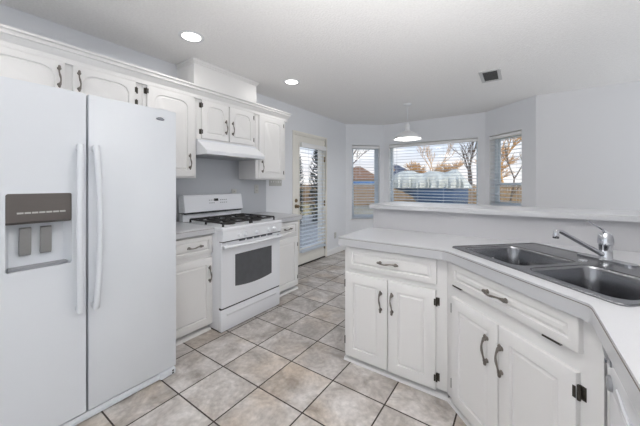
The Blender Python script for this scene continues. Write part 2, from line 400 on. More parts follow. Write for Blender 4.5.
slab = b.build('door_slab', 'door', d, smooth=0)
b = MB()
for q in ((3.495, 3.517, .24, 1.94), (4.153, 4.175, .24, 1.94)): b.box(q[0], q[1], .004, .014, q[2], q[3], .002)
b.box(3.517, 4.153, .004, .014, .24, .262, .002); b.box(3.517, 4.153, .004, .014, 1.918, 1.94, .002)
b.build('glass_bead', 'door', slab)
MB().box(3.515, 4.155, .032, .036, .26, 1.92).build('pane', 'glass', slab, smooth=0)
kn = lambda z: (lambda x, y, h: (3.432 + x, .012 - h, z + y))
MB().lathe([(.001, .062), (.018, .060), (.026, .050), (.027, .040), (.018, .030), (.010, .024), (.010, .008), (.030, .007), (.032, 0)], kn(.955)).build('door_knob', 'brass', slab)
MB().lathe([(.001, .022), (.018, .022), (.022, .014), (.029, .010), (.030, 0)], kn(1.045)).build('deadbolt', 'brass', slab)
for z in (.20, .965, 1.74):
    b = MB(); b.box(DY1 - .040, DY1 - .006, .004, .012, z - .045, z + .045); b.tube([(DY1 - .021, .002, z - .05), (DY1 - .021, .002, z + .05)], .007, 8)
    b.build('hinge', 'brass', d)
MB().box(DY0 + .02, DY1 - .02, -.01, .16, 0, .016).build('threshold', 'bronze', d, smooth=0)
make_blind('long white slat blind hung on the glass patio door', (WX, 0), (WX, 1), 3.50, 4.185, .215, 1.975, -.048, pitch=.060, w=.058, tilt=5, valance=.085, wand=True).name = 'door_blind'

# soffit box (duct chase) above the range cabinets
b = MB(); b.box(WX, -2.555, 1.54, 2.335, 2.13, CEIL)
b.box(WX, -2.535, 1.52, 2.355, CEIL - .03, CEIL, .006); b.box(WX, -2.545, 1.53, 2.345, CEIL - .045, CEIL - .028, .004)
b.build('wall_soffit', 'cab', kind='structure')
# backsplash laminate panel
MB().box(WX, WX + .006, 1.0, 2.772, .92, 1.80).build('trim_1', 'splash', kind='structure', smooth=0)

# ------------------------------------------------------------------ cabinet helpers (local: x right along the front, y into the cabinet, z up; face frame at y = 0)
DT = 0.020
def panel(b, x0, x1, z0, z1, w=.055, t=DT, rise=0.0, y=0.0):
    m = 17
    def loop(ins, yy, r):
        a0, a1, c0, c1 = x0 + ins, x1 - ins, z0 + ins, z1 - ins
        p = [(a0, yy, c0), (a1, yy, c0)]
        for k in range(m):
            u = 1 - k / (m - 1); q = max(0.0, (abs(2 * u - 1) - .42) / .58)
            p.append((a0 + (a1 - a0) * u, yy, c1 - r * (1 - math.sqrt(max(0, 1 - q * q)))))
        return p
    L_ = [loop(0, y, 0), loop(0, y - t + .005, 0), loop(.0015, y - t + .0015, 0), loop(.005, y - t, 0), loop(w, y - t, rise), loop(w + .004, y - t + .0085, rise),
          loop(w + .008, y - t + .0085, rise), loop(w + .019, y - t + .001, rise)]
    b.loft(L_)
def pull(parent, x, z, vertical=True, ln=.122, y=-DT):
    """antique bow pull: flared leaf ends, waisted grip standing off the face"""
    b = MB(); n = 15; pts = []; rr = []
    for k in range(n):
        t = k / (n - 1); a = (t - .5) * ln
        off = .010 + .019 * math.sin(math.pi * t) ** .8
        sw = .0045 * math.sin(2 * math.pi * t)
        r = .0042 + .0040 * math.exp(-((t - .06) / .09) ** 2) + .0040 * math.exp(-((t - .94) / .09) ** 2) + .0018 * math.exp(-((t - .5) / .12) ** 2)
        pts.append((x + sw, y - off, z + a) if vertical else (x + a, y - off, z - sw)); rr.append(r)
    b.tube(pts, rr, 8)
    for s in (-1, 1):
        a = s * ln * .44
        c = (x, z + a) if vertical else (x + a, z)
        b.lathe([(.001, .018), (.007, .017), (.0105, .012), (.0085, .007), (.0095, .002), (.011, 0)], lambda p, q, h, c=c: (c[0] + p, y - h, c[1] + q), 10)
        a2 = s * ln * .53; c2 = (x, z + a2) if vertical else (x + a2, z)
        b.lathe([(.001, .015), (.006, .013), (.008, .007), (.006, .003), (.001, .0)], lambda p, q, h, c=c2: (c[0] + p * (1 if vertical else 1.5), y - .004 - h, c[1] + q * (1.5 if vertical else 1)), 8)
    return b.build('handle', 'pewter', parent)
def hinge(parent, x, z, side, y=0.0, big=True):
    """side: +1 hinge lies right of the door edge x, -1 left of it"""
    b = MB()
    if big:
        b.box(min(x, x + side * .020), max(x, x + side * .020), y - .0035, y, z - .024, z + .024, .001)
        b.box(min(x - side * .010, x), max(x - side * .010, x), y - DT - .0025, y - DT + .001, z - .020, z + .020, .001)
    b.tube([(x + side * .004, y - .012, z - .026), (x + side * .004, y - .012, z + .026)], .0058, 8)
    for q in (-.016, .016): b.lathe([(.001, .003), (.003, .002), (.0035, 0)], lambda p, r, h, q=q: (x + side * .013 + p, y - .0035 - h, z + q + r), 6)
    return b.build('hinge', 'bronze', parent)
def carcass(b, x0, x1, z0, z1, depth, open_top=True):
    th = .018
    b.box(x0, x1, 0, th, z0, z1, .0015); b.box(x0, x0 + th, th, depth, z0, z1); b.box(x1 - th, x1, th, depth, z0, z1)
    b.box(x0 + th, x1 - th, th, depth, z0, z0 + th); b.box(x0 + th, x1 - th, depth - th, depth, z0 + th, z1)
    if not open_top: b.box(x0 + th, x1 - th, th, depth - th, z1 - th, z1)
def cab_door(root, x0, x1, z0, z1, hs=None, hz=(), hx=None, hzc=None, rise=0.0, w=.066, big=True):
    b = MB(); panel(b, x0, x1, z0, z1, w, rise=rise); dr = b.build('door', 'cab', root, smooth=28)
    for z in hz: hinge(dr, x1 if hs > 0 else x0, z, hs, big=big)
    if hx is not None: pull(dr, hx, hzc)
    return dr
def cab_drawer(root, x0, x1, z0, z1, hx, w=.034):
    b = MB(); panel(b, x0, x1, z0, z1, w); dr = b.build('drawer_front', 'cab', root, smooth=28)
    pull(dr, hx, (z0 + z1) / 2, False); return dr
def kick(b, x0, x1, z=.052):
    b.box(x0, x1, .055, .07, 0, z); b.prism([(-.004, 0), (.055, 0), (.055, .021), (.010, .021), (.0, .014)], x0, x1, 'x')

# upper cabinets on the left wall; face frame x = -2.54, doors to -2.52
UF = -2.54; UD = .308
def upper(label, y0, y1, z0, z1): 
    r = thing('wall_cabinet', label, 'cabinet', (UF, y0, z0), 90)
    b = MB(); carcass(b, 0, y1 - y0, 0, z1 - z0, UD, False); b.build('body', 'cab', r); return r
UT = 2.140
r = upper('shallow white wall cabinet with two arched doors above the refrigerator', .12, 1.075, 1.815, UT)
cab_door(r, .065, .468, .012, .315, -1, (.07, .25), .437, .205, rise=.055, w=.05)
cab_door(r, .509, .905, .012, .315, +1, (.145, .245), .542, .205, rise=.055, w=.05)
r = upper('tall white wall cabinet with one arched door between refrigerator and range hood', 1.078, 1.552, 1.36, UT)
cab_door(r, .030, .445, .012, .772, -1, (.715, .09), .400, .152, rise=.045, w=.062)
r = upper('short white wall cabinet with two arched doors above the range hood', 1.555, 2.302, 1.735, UT)
cab_door(r, .049, .356, .013, .390, -1, (.335, .078), .322, .16, rise=.062, w=.052)
cab_door(r, .374, .710, .013, .390, +1, (.335, .078), .408, .16, rise=.062, w=.052)
r = upper('tall white wall cabinet with one door beside the patio door, at the run end', 2.305, 2.822, 1.36, UT)
cab_door(r, .045, .470, .012, .775, +1, (.70, .09), .088, .152, rise=.028, w=.068)
# crown trim over the run, returned at its end
def crown_profile(o): return [(o[0], 2.122), (o[0] + .022, 2.122), (o[0] + .024, 2.136), (o[0] + .014, 2.140), (o[0] + .016, 2.158), (o[0] + .030, 2.172), (o[0] + .040, 2.194), (o[0] + .052, 2.198), (o[0] + .052, 2.206), (o[0] + .044, 2.209), (o[0] + .046, 2.222), (o[0] + .060, 2.226), (o[0] + .060, 2.240), (o[0], 2.240)]
b = MB(); pr = [(q[0], q[1]) for q in crown_profile((0, 0))]
loops = []
loops.append([(UF + p, -.60, z) for p, z in pr])
loops.append([(UF + p, 2.822 + p, z) for p, z in pr])
loops.append([(WX + .0, 2.822 + p, z) for p, z in pr])
b.loft(loops); b.build('trim_2', 'cab', kind='structure')

# base cabinets on the left wall; face frame x = -2.26, doors to -2.24
BF = -2.26
def base_left(label, y0, y1):
    r = thing('base_cabinet', label, 'cabinet', (BF, y0, 0), 90)
    b = MB(); w = y1 - y0
    carcass(b, 0, w, .052, .862, .575); b.build('body', 'cab', r)
    b = MB(); kick(b, 0, w); b.build('toe_kick', 'cab', r); return r
r = base_left('white base cabinet with drawer and door between refrigerator and range', 1.06, 1.526)
cab_drawer(r, .03, .470, .690, .848, .300); cab_door(r, .03, .470, .065, .655, -1, (.16, .56), .437, .510, w=.06)
r = base_left('white base cabinet with drawer and door between range and patio door', 2.285, 2.752)
cab_drawer(r, .03, .437, .690, .848, .250); cab_door(r, .03, .437, .065, .655, +1, (.16, .56), .066, .545, w=.06)
def counter_left(label, y0, y1, g):
    r = thing('countertop', label, 'countertop', (0, 0, 0), 0)
    b = MB(); b.prism([(WX + .006, .862), (-2.222, .862), (-2.210, .868), (-2.210, .915), (-2.216, .922), (WX + .006, .922)], y0, y1, 'y')
    b.build('slab', 'laminate', r)
    MB().box(-2.2101, -2.2085, y0, y1, .9085, .9110).build('edge_seam', 'seam', r, smooth=0)
    return r
counter_left('short pale laminate countertop on the cabinet between refrigerator and range', 1.055, 1.528, None)
counter_left('short pale laminate countertop between range and patio door', 2.278, 2.770, None)

# ------------------------------------------------------------------ refrigerator
fx = thing('refrigerator', 'white side by side refrigerator with ice and water dispenser', 'refrigerator', (-1.94, .132, 0), 90)
FH = 1.797
MB().box(.004, .904, .085, .85, .02, FH - .015, .006).build('body', 'fridge', fx)
b = MB(); b.box(.006, .900, .008, .085, .006, .046, .003)
for k in range(26): b.box(.03 + k * .030, .052 + k * .030, .003, .009, .015, .021)
b.build('kick_grille', 'fridge', fx)
b = MB(); b.box(.800, .902, -.008, .07, .004, .047, .008); b.build('hinge_cover', 'fridge', fx)
b = MB(); b.box(.876, .886, -.010, -.0075, .028, .038); b.box(.876, .886, -.010, -.0075, .012, .022); b.build('screw_hole', 'black', fx)
MB().box(.008, .900, .072, .086, .055, FH - .004).build('door_gasket', 'seal', fx, smooth=0)
# freezer door with a dispenser opening
hx0, hx1, hz0, hz1 = .106, .350, .872, 1.258
b = MB(); f3 = lambda u, v, w: (u, w, v)
b.plate(rrect(0, .411, .053, FH, .006, 3), [rrect(hx0, hx1, hz0, hz1, .012, 3)], .008, .070, f3)
ro = [(0.0, .008), (.002, .003), (.007, 0.0)]
fd = b.build('freezer_door', 'fridge', fx)
b = MB(); b.plate(rrect(.004, .407, .057, FH - .004, .006, 3), [rrect(hx0 - .001, hx1 + .001, hz0 - .001, hz1 + .001, .012, 3)], 0, .008, f3); b.build('door_skin', 'fridge', fd)
b = MB(); b.plate(rrect(hx0 - .006, hx1 + .006, hz0 - .006, hz1 + .006, .014, 4), [rrect(hx0 + .003, hx1 - .003, hz0 + .014, hz1 - .003, .010, 4)], -.005, .004, f3); b.build('dispenser_bezel', 'fridge', fd)
# recess box
b = MB()
q = lambda ins, y, dz=0: [(u, y, v + (dz if v > 1 else 0)) for u, v in rrect(hx0 + ins, hx1 - ins, hz0 + ins, hz1 - ins, .012, 3)]
b.loft([q(.001, .004), q(.006, .03), q(.022, .066), q(.03, .068)], False, True); b.build('dispenser_recess', 'fridge', fd)
b = MB(); b.prism([(-.004, 1.258), (.05, 1.258), (.05, 1.112), (.012, 1.108), (-.004, 1.120)], hx0 + .004, hx1 - .004, 'x'); dp = b.build('dispenser_panel', 'disp', fd)
b = MB()
for k in range(7): b.box(.146 + k * .0255, .168 + k * .0255, -.0055, -.0035, 1.158, 1.166)
b.build('button_row', 'plate', dp)
for cx in (.181, .256):
    b = MB(); b.prism([(.036, 1.082), (.048, 1.088), (.062, .962), (.050, .950), (.040, .968)], cx - .021, cx + .021, 'x'); b.build('paddle', 'paddle', fd)
b = MB(); pl = []
for k in range(13):
    t = k / 12; pl.append((hx0 + .015 + (hx1 - hx0 - .03) * t, .016 - .014 * math.sin(math.pi * t)))
b.plate([(hx0 + .015, .060), ] + pl + [(hx1 - .015, .060)], [], .886, .899, lambda u, v, w: (u, v, w)); b.build('drip_tray', 'tray', fd)
b = MB(); b.box(.419, .908, 0, .070, .053, FH, .006); rd = b.build('refrigerator_door', 'fridge', fx)
def fridge_handle(parent, x, s):
    b = MB(); n = 21; loops = []
    for k in range(n):
        t = k / (n - 1); z = .615 + .90 * t
        off = .040 + .018 * math.sin(math.pi * t) if 0.02 < t < .98 else .03
        wd = .016 - .003 * math.sin(math.pi * t); xc = x + s * .010 * math.sin(math.pi * t)
        loops.append([(xc + wd * math.cos(a) , -off + .012 * math.sin(a), z) for a in [2 * math.pi * i / 12 for i in range(12)]])
    b.loft(loops)
    for z in (.618, 1.478): b.box(x - .014, x + .014, -.042, .001, z, z + .034, .006)
    return b.build('handle', 'fridge', parent)
fridge_handle(fd, .376, -1); fridge_handle(rd, .444, 1)
b = MB(); b.lathe([(.001, .004), (.020, .004), (.024, .002), (.024, 0)], lambda p, q_, h: (.800 + p * 1.15, -h, 1.730 + q_ * .38), 24); bd = b.build('badge', 'badge', rd)
b = MB(); b.tube([(.800 + .020 * math.cos(R(a)), -.0045, 1.7315 + .0085 * math.sin(R(a))) for a in range(20, 321, 20)], .0013, 6); b.build('badge_ring', 'seal', bd)
for x in (.05, .84):
    MB().box(x - .03, x + .03, .03, .15, FH - .016, FH + .012, .006).build('top_hinge_cover', 'fridge', fx)

# ------------------------------------------------------------------ gas range
rx = thing('gas_range', 'white freestanding gas range with black burner grates', 'range', (-2.12, 1.530, 0), 90)
RW = .742; RD = .70
b = MB(); b.box(.002, RW - .002, .035, RD - .01, .012, .885, .003); b.build('body', 'range', rx)
MB().box(.006, RW - .006, .012, RD - .03, .0, .014).build('plinth', 'black', rx, smooth=0)
b = MB(); b.box(.002, RW - .002, 0, .045, .006, .197, .006); b.build('storage_drawer', 'range', rx)
MB().box(.004, RW - .004, .008, .04, .196, .213).build('drawer_gap', 'black', rx, smooth=0)
b = MB(); b.prism([(-.006, .150), (.0, .165), (.002, .165), (.002, .128), (-.001, .132)], .06, RW - .06, 'x'); b.build('drawer_lip', 'range', rx)
# oven door with window
def arc_window(ins=0.0):
    x0, x1, z0, z1 = .150 + ins, RW - .122 - ins, .352 + ins, .662 - ins
    p = [(x1, z1), (x0, z1)]
    for k in range(13):
        t = k / 12; p.append((x0 + (x1 - x0) * t, z0 + .022 * (abs(2 * t - 1)) ** 2.0))
    return p
b = MB(); b.plate(rrect(.003, RW - .003, .212, .7895, .006, 3), [arc_window()], 0, .04, f3); od = b.build('oven_door', 'range', rx)
MB().plate(arc_window(-.002), [], .004, .012, f3).build('oven_window', 'ovenglass', od)
b = MB(); n = 21; loops = []
for k in range(n):
    t = k / (n - 1); x = .006 + (RW - .012) * t; bow = .020 * math.sin(math.pi * t) ** .7
    loops.append([(x, -.030 - bow + .016 * math.cos(a), .748 + .014 * math.sin(a)) for a in [2 * math.pi * i / 12 for i in range(12)]])
b.loft(loops)
for x in (.006, RW - .046): b.box(x, x + .04, -.035, .002, .738, .768, .006)
b.build('door_handle', 'range', od)
b = MB()
for k in range(5): b.box(.195 + k * .090, .265 + k * .090, -.003, .004, .7745, .7875, .001)
b.build('vent_slots', 'seal', od)
MB().box(.004, RW - .004, -.012, .03, .7900, .7985).build('door_gap', 'black', rx, smooth=0)
b = MB(); b.prism([(-.018, .798), (.06, .798), (.06, .888), (-.026, .888), (-.024, .862)], .001, RW - .001, 'x'); cp = b.build('control_panel', 'range', rx)
for x in (.180, .252, .395, .548, .622):
    b = MB(); b.lathe([(.001, .026), (.013, .026), (.016, .023), (.018, .008), (.021, .006), (.022, -.003)], lambda p, q_, h, x=x: (x + p, -.021 - h, .838 + q_), 20)
    b.box(x - .003, x + .003, -.054, -.040, .822, .854, .0015); b.build('knob', 'range', cp)
b = MB(); b.box(-.004, RW + .004, -.030, RD - .06, .884, .920, .010, 3); ck = b.build('cooktop', 'range', rx)
b = MB(); b.box(.06, RW - .06, .06, .54, .919, .9215, .001); b.build('burner_well', 'range', ck)
for x in (.20, .54):
    for y in (.17, .42):
        b = MB(); b.lathe([(.072, .9205), (.066, .928), (.048, .936), (.046, .940)], lambda p, q_, h: (x + p, y + q_, h), 20); b.lathe([(.050, .940), (.052, .950), (.046, .956), (.001, .957)], lambda p, q_, h: (x + p, y + q_, h), 20)
        b.build('burner', 'burner', ck)
for gx in (.050, .382):
    b = MB(); x0, x1, y0, y1, z, r_ = gx, gx + .310, .040, .560, .952, .0085
    def bar(p, q_, r2=r_): b.tube([p, q_], r2, 6)
    for y in (y0, (y0 + y1) / 2, y1): bar((x0, y, z), (x1, y, z))
    for x in (x0, (x0 + x1) / 2, x1): bar((x, y0, z), (x, y1, z))
    for y in (y0, (y0 + y1) / 2, y1):
        for x in (x0, x1): b.tube([(x, y, .920), (x, y, z)], [.011, .008], 6)
    for cy in (y0 + .13, y1 - .13):
        cx = (x0 + x1) / 2
        for k in range(4):
            a = math.pi * k / 2; c_, s_ = math.cos(a), math.sin(a)
            bar((cx + c_ * .150, cy + s_ * .13, z), (cx + c_ * .038, cy + s_ * .038, z + .014))
        b.tube([(cx + .062 * math.cos(2 * math.pi * k / 16), cy + .062 * math.sin(2 * math.pi * k / 16), z + .003) for k in range(17)], .006, 6)
    b.build('grate', 'iron', ck)
b = MB()
b.box(.012, RW - .004, .634, RD - .005, .90, .998)
gb = b.build('backguard_base', 'range', rx, smooth=0)
b = MB(); lo = []
for x, ins in ((.004, .012), (.012, 0), (RW - .012, 0), (RW - .004, .012)):
    lo.append([(x, .590 + ins, 1.016 + ins * .5), (x, .600 + ins, 1.010 + ins * .5), (x, RD - .005, 1.010), (x, RD - .005, 1.190 - ins), (x, .628 + ins, 1.190 - ins), (x, .618 + ins, 1.180 - ins)])
b.loft(lo); bg_ = b.build('backguard', 'range', rx)
MB().box(.022, RW - .022, .604, .64, .996, 1.0105).build('shadow_gap', 'black', rx, smooth=0)  # black strip stands in for the shadow line under the overhanging backguard
sl = lambda x, z: .590 + .028 * (z - 1.016) / .164
b = MB(); b.prism([(sl(0, 1.118) - .003, 1.118), (sl(0, 1.118) + .01, 1.118), (sl(0, 1.145) + .01, 1.145), (sl(0, 1.145) - .003, 1.145)], .352, .402, 'x'); b.build('clock_display', 'black', bg_)
for x in (.29, .315, .34, .425, .45, .475, .5):
    for z in (1.095, 1.125):
        b = MB(); b.prism([(sl(0, z) - .002, z), (sl(0, z) + .01, z), (sl(0, z + .008) + .01, z + .008), (sl(0, z + .008) - .002, z + .008)], x, x + .014, 'x'); b.build('touch_button', 'tray', bg_, smooth=0)

# ------------------------------------------------------------------ range hood
h = thing('range_hood', 'white sloped range hood under the short cabinet above the range', 'range hood', (UF, 1.560, 1.735), 90)
HW = .737
b = MB(); b.prism([(.0, 0), (.29, 0), (.29, -.15), (.0, -.15), (-.160, -.15), (-.166, -.116), (-.02, -.018), (-.02, 0)], 0, HW, 'x'); b.build('shell', 'range', h)
b = MB(); b.box(.06, HW - .06, -.10, .20, -.156, -.149); b.build('grease_filter', 'tray', h, smooth=0)
b = MB(); b.box(.26, .46, -.165, -.115, -.156, -.149, .003); b.build('lamp_lens', 'plate', h)

# ------------------------------------------------------------------ peninsula cabinets
# front run
r = thing('base_cabinet', 'white peninsula base cabinet facing the range, with one wide drawer over two doors', 'cabinet', (-1.055, 1.835, 0), 0)
b = MB(); carcass(b, 0, .703, .052, .852, .50); b.box(-.002, .004, -.001, .515, .052, .852); b.build('body', 'cab', r)
b = MB(); kick(b, -.012, .705); b.build('toe_kick', 'cab', r)
cab_drawer(r, .034, .645, .691, .845, .337)
cab_door(r, .010, .331, .050, .657, -1, (.16, .575), .287, .506, big=False)
cab_door(r, .337, .640, .050, .657, +1, (.125, .585), .366, .510)
# corner sink cabinet
SO = (-.345 + .0141, 1.80 + .0141, 0)
r = thing('sink_cabinet', 'white angled corner sink cabinet with false drawer front and two doors', 'cabinet', SO, -45)
b = MB(); b.box(-.030, .782, 0, .018, .045, .852, .0015); b.box(-.030, -.012, .018, .30, .045, .852); b.box(.764, .782, .018, .30, .045, .852); b.box(-.012, .764, .018, .55, .045, .063)
b.build('body', 'cab', r)
b = MB(); kick(b, -.03, .782); b.build('toe_kick', 'cab', r)
dr = cab_drawer(r, .030, .721, .725, .872 - .025, .366)
for x in (.075, .62): MB().box(x - .035, x + .035, -.016, -.004, .7165, .7235).build('tilt_hinge', 'bronze', dr, smooth=0)
cab_door(r, .033, .372, .052, .655, -1, (.15, .585), .309, .505, w=.06, big=False)
cab_door(r, .378, .712, .052, .655, +1, (.12, .590), .396, .505, w=.06)

# dishwasher under the right leg of the counter (local x = -Y)
dw = thing('dishwasher', 'white dishwasher under the counter right of the corner sink cabinet', 'dishwasher', (.228, 1.225, 0), -90)
b = MB(); b.box(.02, .60, .03, .56, .03, .848); b.build('body', 'range', dw, smooth=0)
b = MB(); b.box(-.034, .0215, .0, .02, .045, .852, .001); b.build('filler_strip', 'cab', dw)
b = MB(); b.box(.022, .600, -.006, .032, .11, .690, .006); dd = b.build('door_panel', 'range', dw)
b = MB(); b.prism([(-.006, .694), (.032, .694), (.032, .846), (-.016, .846), (-.022, .835), (-.020, .80), (-.008, .745)], .022, .600, 'x'); cpn = b.build('control_panel', 'range', dw)
b = MB()
for k in range(7): b.prism([(-.024, .800), (-.018, .800), (-.019, .825), (-.025, .825)], .060 + k * .011, .067 + k * .011, 'x')
b.build('vent_grille', 'tray', cpn)
b = MB(); b.lathe([(.001, .008), (.020, .007), (.022, .002), (.023, -.004)], lambda p, q_, h_: (.052 + p, -.008 - h_, .715 + q_), 18); b.build('dial', 'tray', cpn)
b = MB(); b.box(.036, .046, -.0185, -.012, .770, .778); b.build('indicator', 'seal', cpn)
b = MB(); b.tube([(.12 + .36 * k / 10, -.007 - .003 * math.sin(math.pi * k / 10), .735 - .02 * math.sin(math.pi * k / 10)) for k in range(11)], .004, 8); b.build('latch_handle', 'range', cpn)
b = MB(); b.box(.022, .600, .03, .05, .0, .10); b.build('toe_panel', 'seal', dw, smooth=0)

# peninsula countertop with a cut-out for the sink
E = Vector((.70711, -.70711)); I = Vector((.70711, .70711)); O2 = Vector((-.345, 1.80))
def bw(s, y): v = O2 + E * s + I * y; return (v.x, v.y)
ct = thing('countertop', 'pale laminate peninsula countertop bending around the corner sink', 'countertop', (0, 0, 0), 0)
ex, ey, ez = -1.095, 1.790, .19
dO = .012 * 1.4142
fr = []
fr += [(ex, 2.36), (ex, ey + .012), (ex + .012, ey)]
bx = 1.455 - dO - ey                                   # x of the bend on y = ey
fr += [(bx - .05, ey), (bx - .018, ey - .003), (bx + .012, ey - .017), (bx + .035, ey - .035)]
cy_ = 1.455 - dO - ez
fr += [(ez - .022, cy_ + .022), (ez - .004, cy_ + .001), (ez, cy_ - .022), (ez, .56)]
front = fr[1:]
fr += [(.858, .56), (.858, 2.358), (-1.07, 2.358)]
hole = [bw(s, y) for s, y in rrect(-.050, .792, .078, .652, .03, 4)]
b = MB(); b.plate(fr, [hole], .853, .914, lambda u, v, w: (u, v, w)); b.build('slab', 'laminate', ct, smooth=0)
b = MB()
def offs(pts, d_):
    o_ = []
    for i, p in enumerate(pts):
        a = Vector(pts[max(i - 1, 0)]); c = Vector(pts[min(i + 1, len(pts) - 1)]); t = (c - a).normalized()
        o_.append((p[0] + t.y * -d_ * -1 * -1, p[1] + t.x * d_ * -1)) if False else o_.append((p[0] + t.y * d_, p[1] - t.x * d_))
    return o_
outp = offs(front, .0012)
inn = offs(front, -.002)
b.loft([[(i_[0], i_[1], .9035), (o_[0], o_[1], .9035), (o_[0], o_[1], .9060), (i_[0], i_[1], .9060)] for i_, o_ in zip(inn, outp)])
b.build('edge_seam', 'seam', ct)

# bar ledge on the half wall
lg = MB().plate([(-1.092, 2.318), (.858, 2.318), (.858, 2.80), (-1.092, 2.80)], [], 1.085, 1.122, lambda u, v, w: (u, v, w)).build('bar_ledge', 'laminate', smooth=0)
bm_ = bmesh.new(); bm_.from_mesh(lg.data); bmesh.ops.bevel(bm_, geom=[e_ for e_ in bm_.edges if e_.calc_face_angle(0) > .5], offset=.004, segments=2, affect='EDGES'); bm_.to_mesh(lg.data); bm_.free()
tag(lg, 'long white raised bar ledge on the half wall behind the sink', 'ledge')

# ------------------------------------------------------------------ sink (local x along the angled cabinet, y towards the corner)
sk = thing('sink', 'stainless steel double bowl sink set diagonally in the peninsula counter', 'sink', (-.345, 1.80, .914), -45)
bowls = [(-.022, .372, .108, .470), (.404, .776, .108, .470)]
b = MB()
b.plate(rrect(-.066, .808, .062, .670, .030, 5), [rrect(*q_, .055, 6) for q_ in bowls], .0005, .0045, lambda u, v, w: (u, v, w))
# raised bead round the rim
rim_pts = rrect(-.061, .803, .067, .665, .027, 5)
b.tube([(p[0], p[1], .0045) for p in rim_pts] + [(rim_pts[0][0], rim_pts[0][1], .0045)], .0035, 6)
deck = b.build('rim', 'steelrim', sk)
for q_ in bowls:
    b = MB(); x0, x1, y0, y1 = q_
    lp = lambda i, z, r_: [(u, v, z) for u, v in rrect(x0 + i, x1 - i, y0 + i, y1 - i, r_, 6)]
    b.loft([lp(-.002, .0035, .056), lp(.002, .0, .055), lp(.005, -.01, .055), lp(.012, -.12, .055), lp(.018, -.155, .055), lp(.035, -.172, .05), lp(.06, -.178, .04), lp(.13, -.182, .02)], False, True)
    bo = b.build('bowl', 'steel', sk)
    cx, cy = (x0 + x1) / 2, (y0 + y1) / 2
    MB().lathe([(.042, -.180), (.040, -.176), (.032, -.178), (.030, -.1805), (.001, -.1805)], lambda p, q2, h_: (cx + p, cy + q2, h_), 20, False, True).build('drain', 'chrome', bo)
b = MB(); b.lathe([(.020, .004), (.019, .008), (.012, .011), (.001, .012)], lambda p, q2, h_: (.343 + p, .515 + q2, h_), 18); b.build('hole_cap', 'chrome', sk)

# faucet
fa = thing('faucet', 'chrome single lever kitchen faucet on the sink deck', 'faucet', bw(.362, .628) + (.9187,), -45)
b = MB()
pp = [(.030, 0), (.031, .004), (.0275, .010), (.0265, .060), (.0275, .080), (.031, .084), (.031, .105), (.028, .122), (.020, .136), (.010, .142), (.001, .143)]
b.lathe(pp, lambda p, q2, h_: (p, q2, h_), 28); b.build('body', 'chrome', fa)
b = MB(); b.plate([(-.125 + .03 * (1 - math.cos(t)) if False else p[0], p[1]) for t, p in [(0, q2) for q2 in rrect(-.125, .125, -.029, .029, .026, 6)]], [], 0, .008, lambda u, v, w: (u, v, w)); b.build('deck_plate', 'chrome', fa)
b = MB()
b.tube([(0, -.015, .030), (.002, -.045, .042), (-.003, -.12, .080), (-.007, -.20, .122), (-.010, -.254, .150), (-.0105, -.270, .155), (-.011, -.280, .152), (-.011, -.283, .142), (-.011, -.283, .130)], [.013, .012, .0105, .0105, .0105, .0108, .0112, .0115, .0115], 12); b.build('spout', 'chrome', fa)
MB().lathe([(.0135, .136), (.014, .122), (.012, .118), (.001, .118)], lambda p, q2, h_: (-.011 + p, -.283 + q2, h_), 16).build('aerator', 'chrome', fa)
b = MB(); b.tube([(0, .012, .128), (.0, -.008, .148), (-.002, -.04, .168), (-.005, -.082, .190), (-.006, -.105, .200)], [.011, .010, .0075, .006, .0065], 10, .6); b.build('lever', 'chrome', fa)

# ------------------------------------------------------------------ wall plates
def outlet(label, loc, rz, cat='outlet', switches=0, slots=True):
    w = .035 if not switches else .023 * switches + .012
    r = thing('wall_outlet' if not switches else 'switch_plate', label, cat, loc, rz)
    MB().box(-w, w, -.006, 0, -.057, .057, .002).build('cover_plate', 'plate', r)
    if switches:
        for k in range(switches):
            x = (k - (switches - 1) / 2) * .046
            MB().box(x - .006, x + .006, -.014, -.005, -.012, .012, .002).build('toggle', 'trim', r)
    else:
        for z in (-.024, .024):
            b = MB(); b.plate(rrect(-.016, .016, z - .015, z + .015, .008, 4), [], -.008, -.005, f3); s_ = b.build('socket', 'plate', r)
            b = MB()
            for x in (-.007, .005): b.box(x, x + .003, -.0088, -.0075, z - .004, z + .008)
            b.build('slot', 'slot', s_)
    return r
outlet('outlet plate on the backsplash right of the range, under the end cabinet', (WX + .006, 2.595, 1.238), 90)
outlet('outlet plate mostly hidden behind the top edge of the range backguard', (WX + .006, 2.235, 1.185), 90)
outlet('wide switch plate on the wall just below the end wall cabinet', (WX, 2.960, 1.335), 90, 'switch', 5)
outlet('low outlet plate on the left wall between patio door and bay window', (WX, 4.57, .335), 90)

# ------------------------------------------------------------------ ceiling fixtures
def downlight(label, x, y, group=None):
    r = thing('recessed_downlight', label, 'ceiling light', (x, y, CEIL), 0, group)
    MB().lathe([(.098, 0), (.098, -.004), (.090, -.008), (.072, -.006), (.070, 0)], n=32, cap0=False, cap1=False).build('trim_ring', 'lampmetal', r)
    MB().lathe([(.0715, -.0005), (.0715, -.004), (.05, -.0045), (.001, -.0045)], n=32).build('lens', 'bulb', r)
    return r
def lamp(x, y, w, z=CEIL - .012, r=.07, col=(1.0, .97, .94)):
    l = bpy.data.lights.new('lamp_or_fill', 'AREA'); l.shape = 'DISK'; l.size = 2 * r; l.energy = w; l.color = col
    o = bpy.data.objects.new('lamp_or_fill', l); COL.objects.link(o); o.location = (x, y, z); return o
downlight('round recessed ceiling light nearest the refrigerator, lit', -2.2, 1.305, 'recessed ceiling lights'); lamp(-2.2, 1.305, LAMP_W)
downlight('round recessed ceiling light nearer the patio door, lit', -2.2, 2.56, 'recessed ceiling lights'); lamp(-2.2, 2.56, LAMP_W)
lamp(.22, 1.72, 3.2, r=.06)          # ceiling lamp over the sink, above the picture
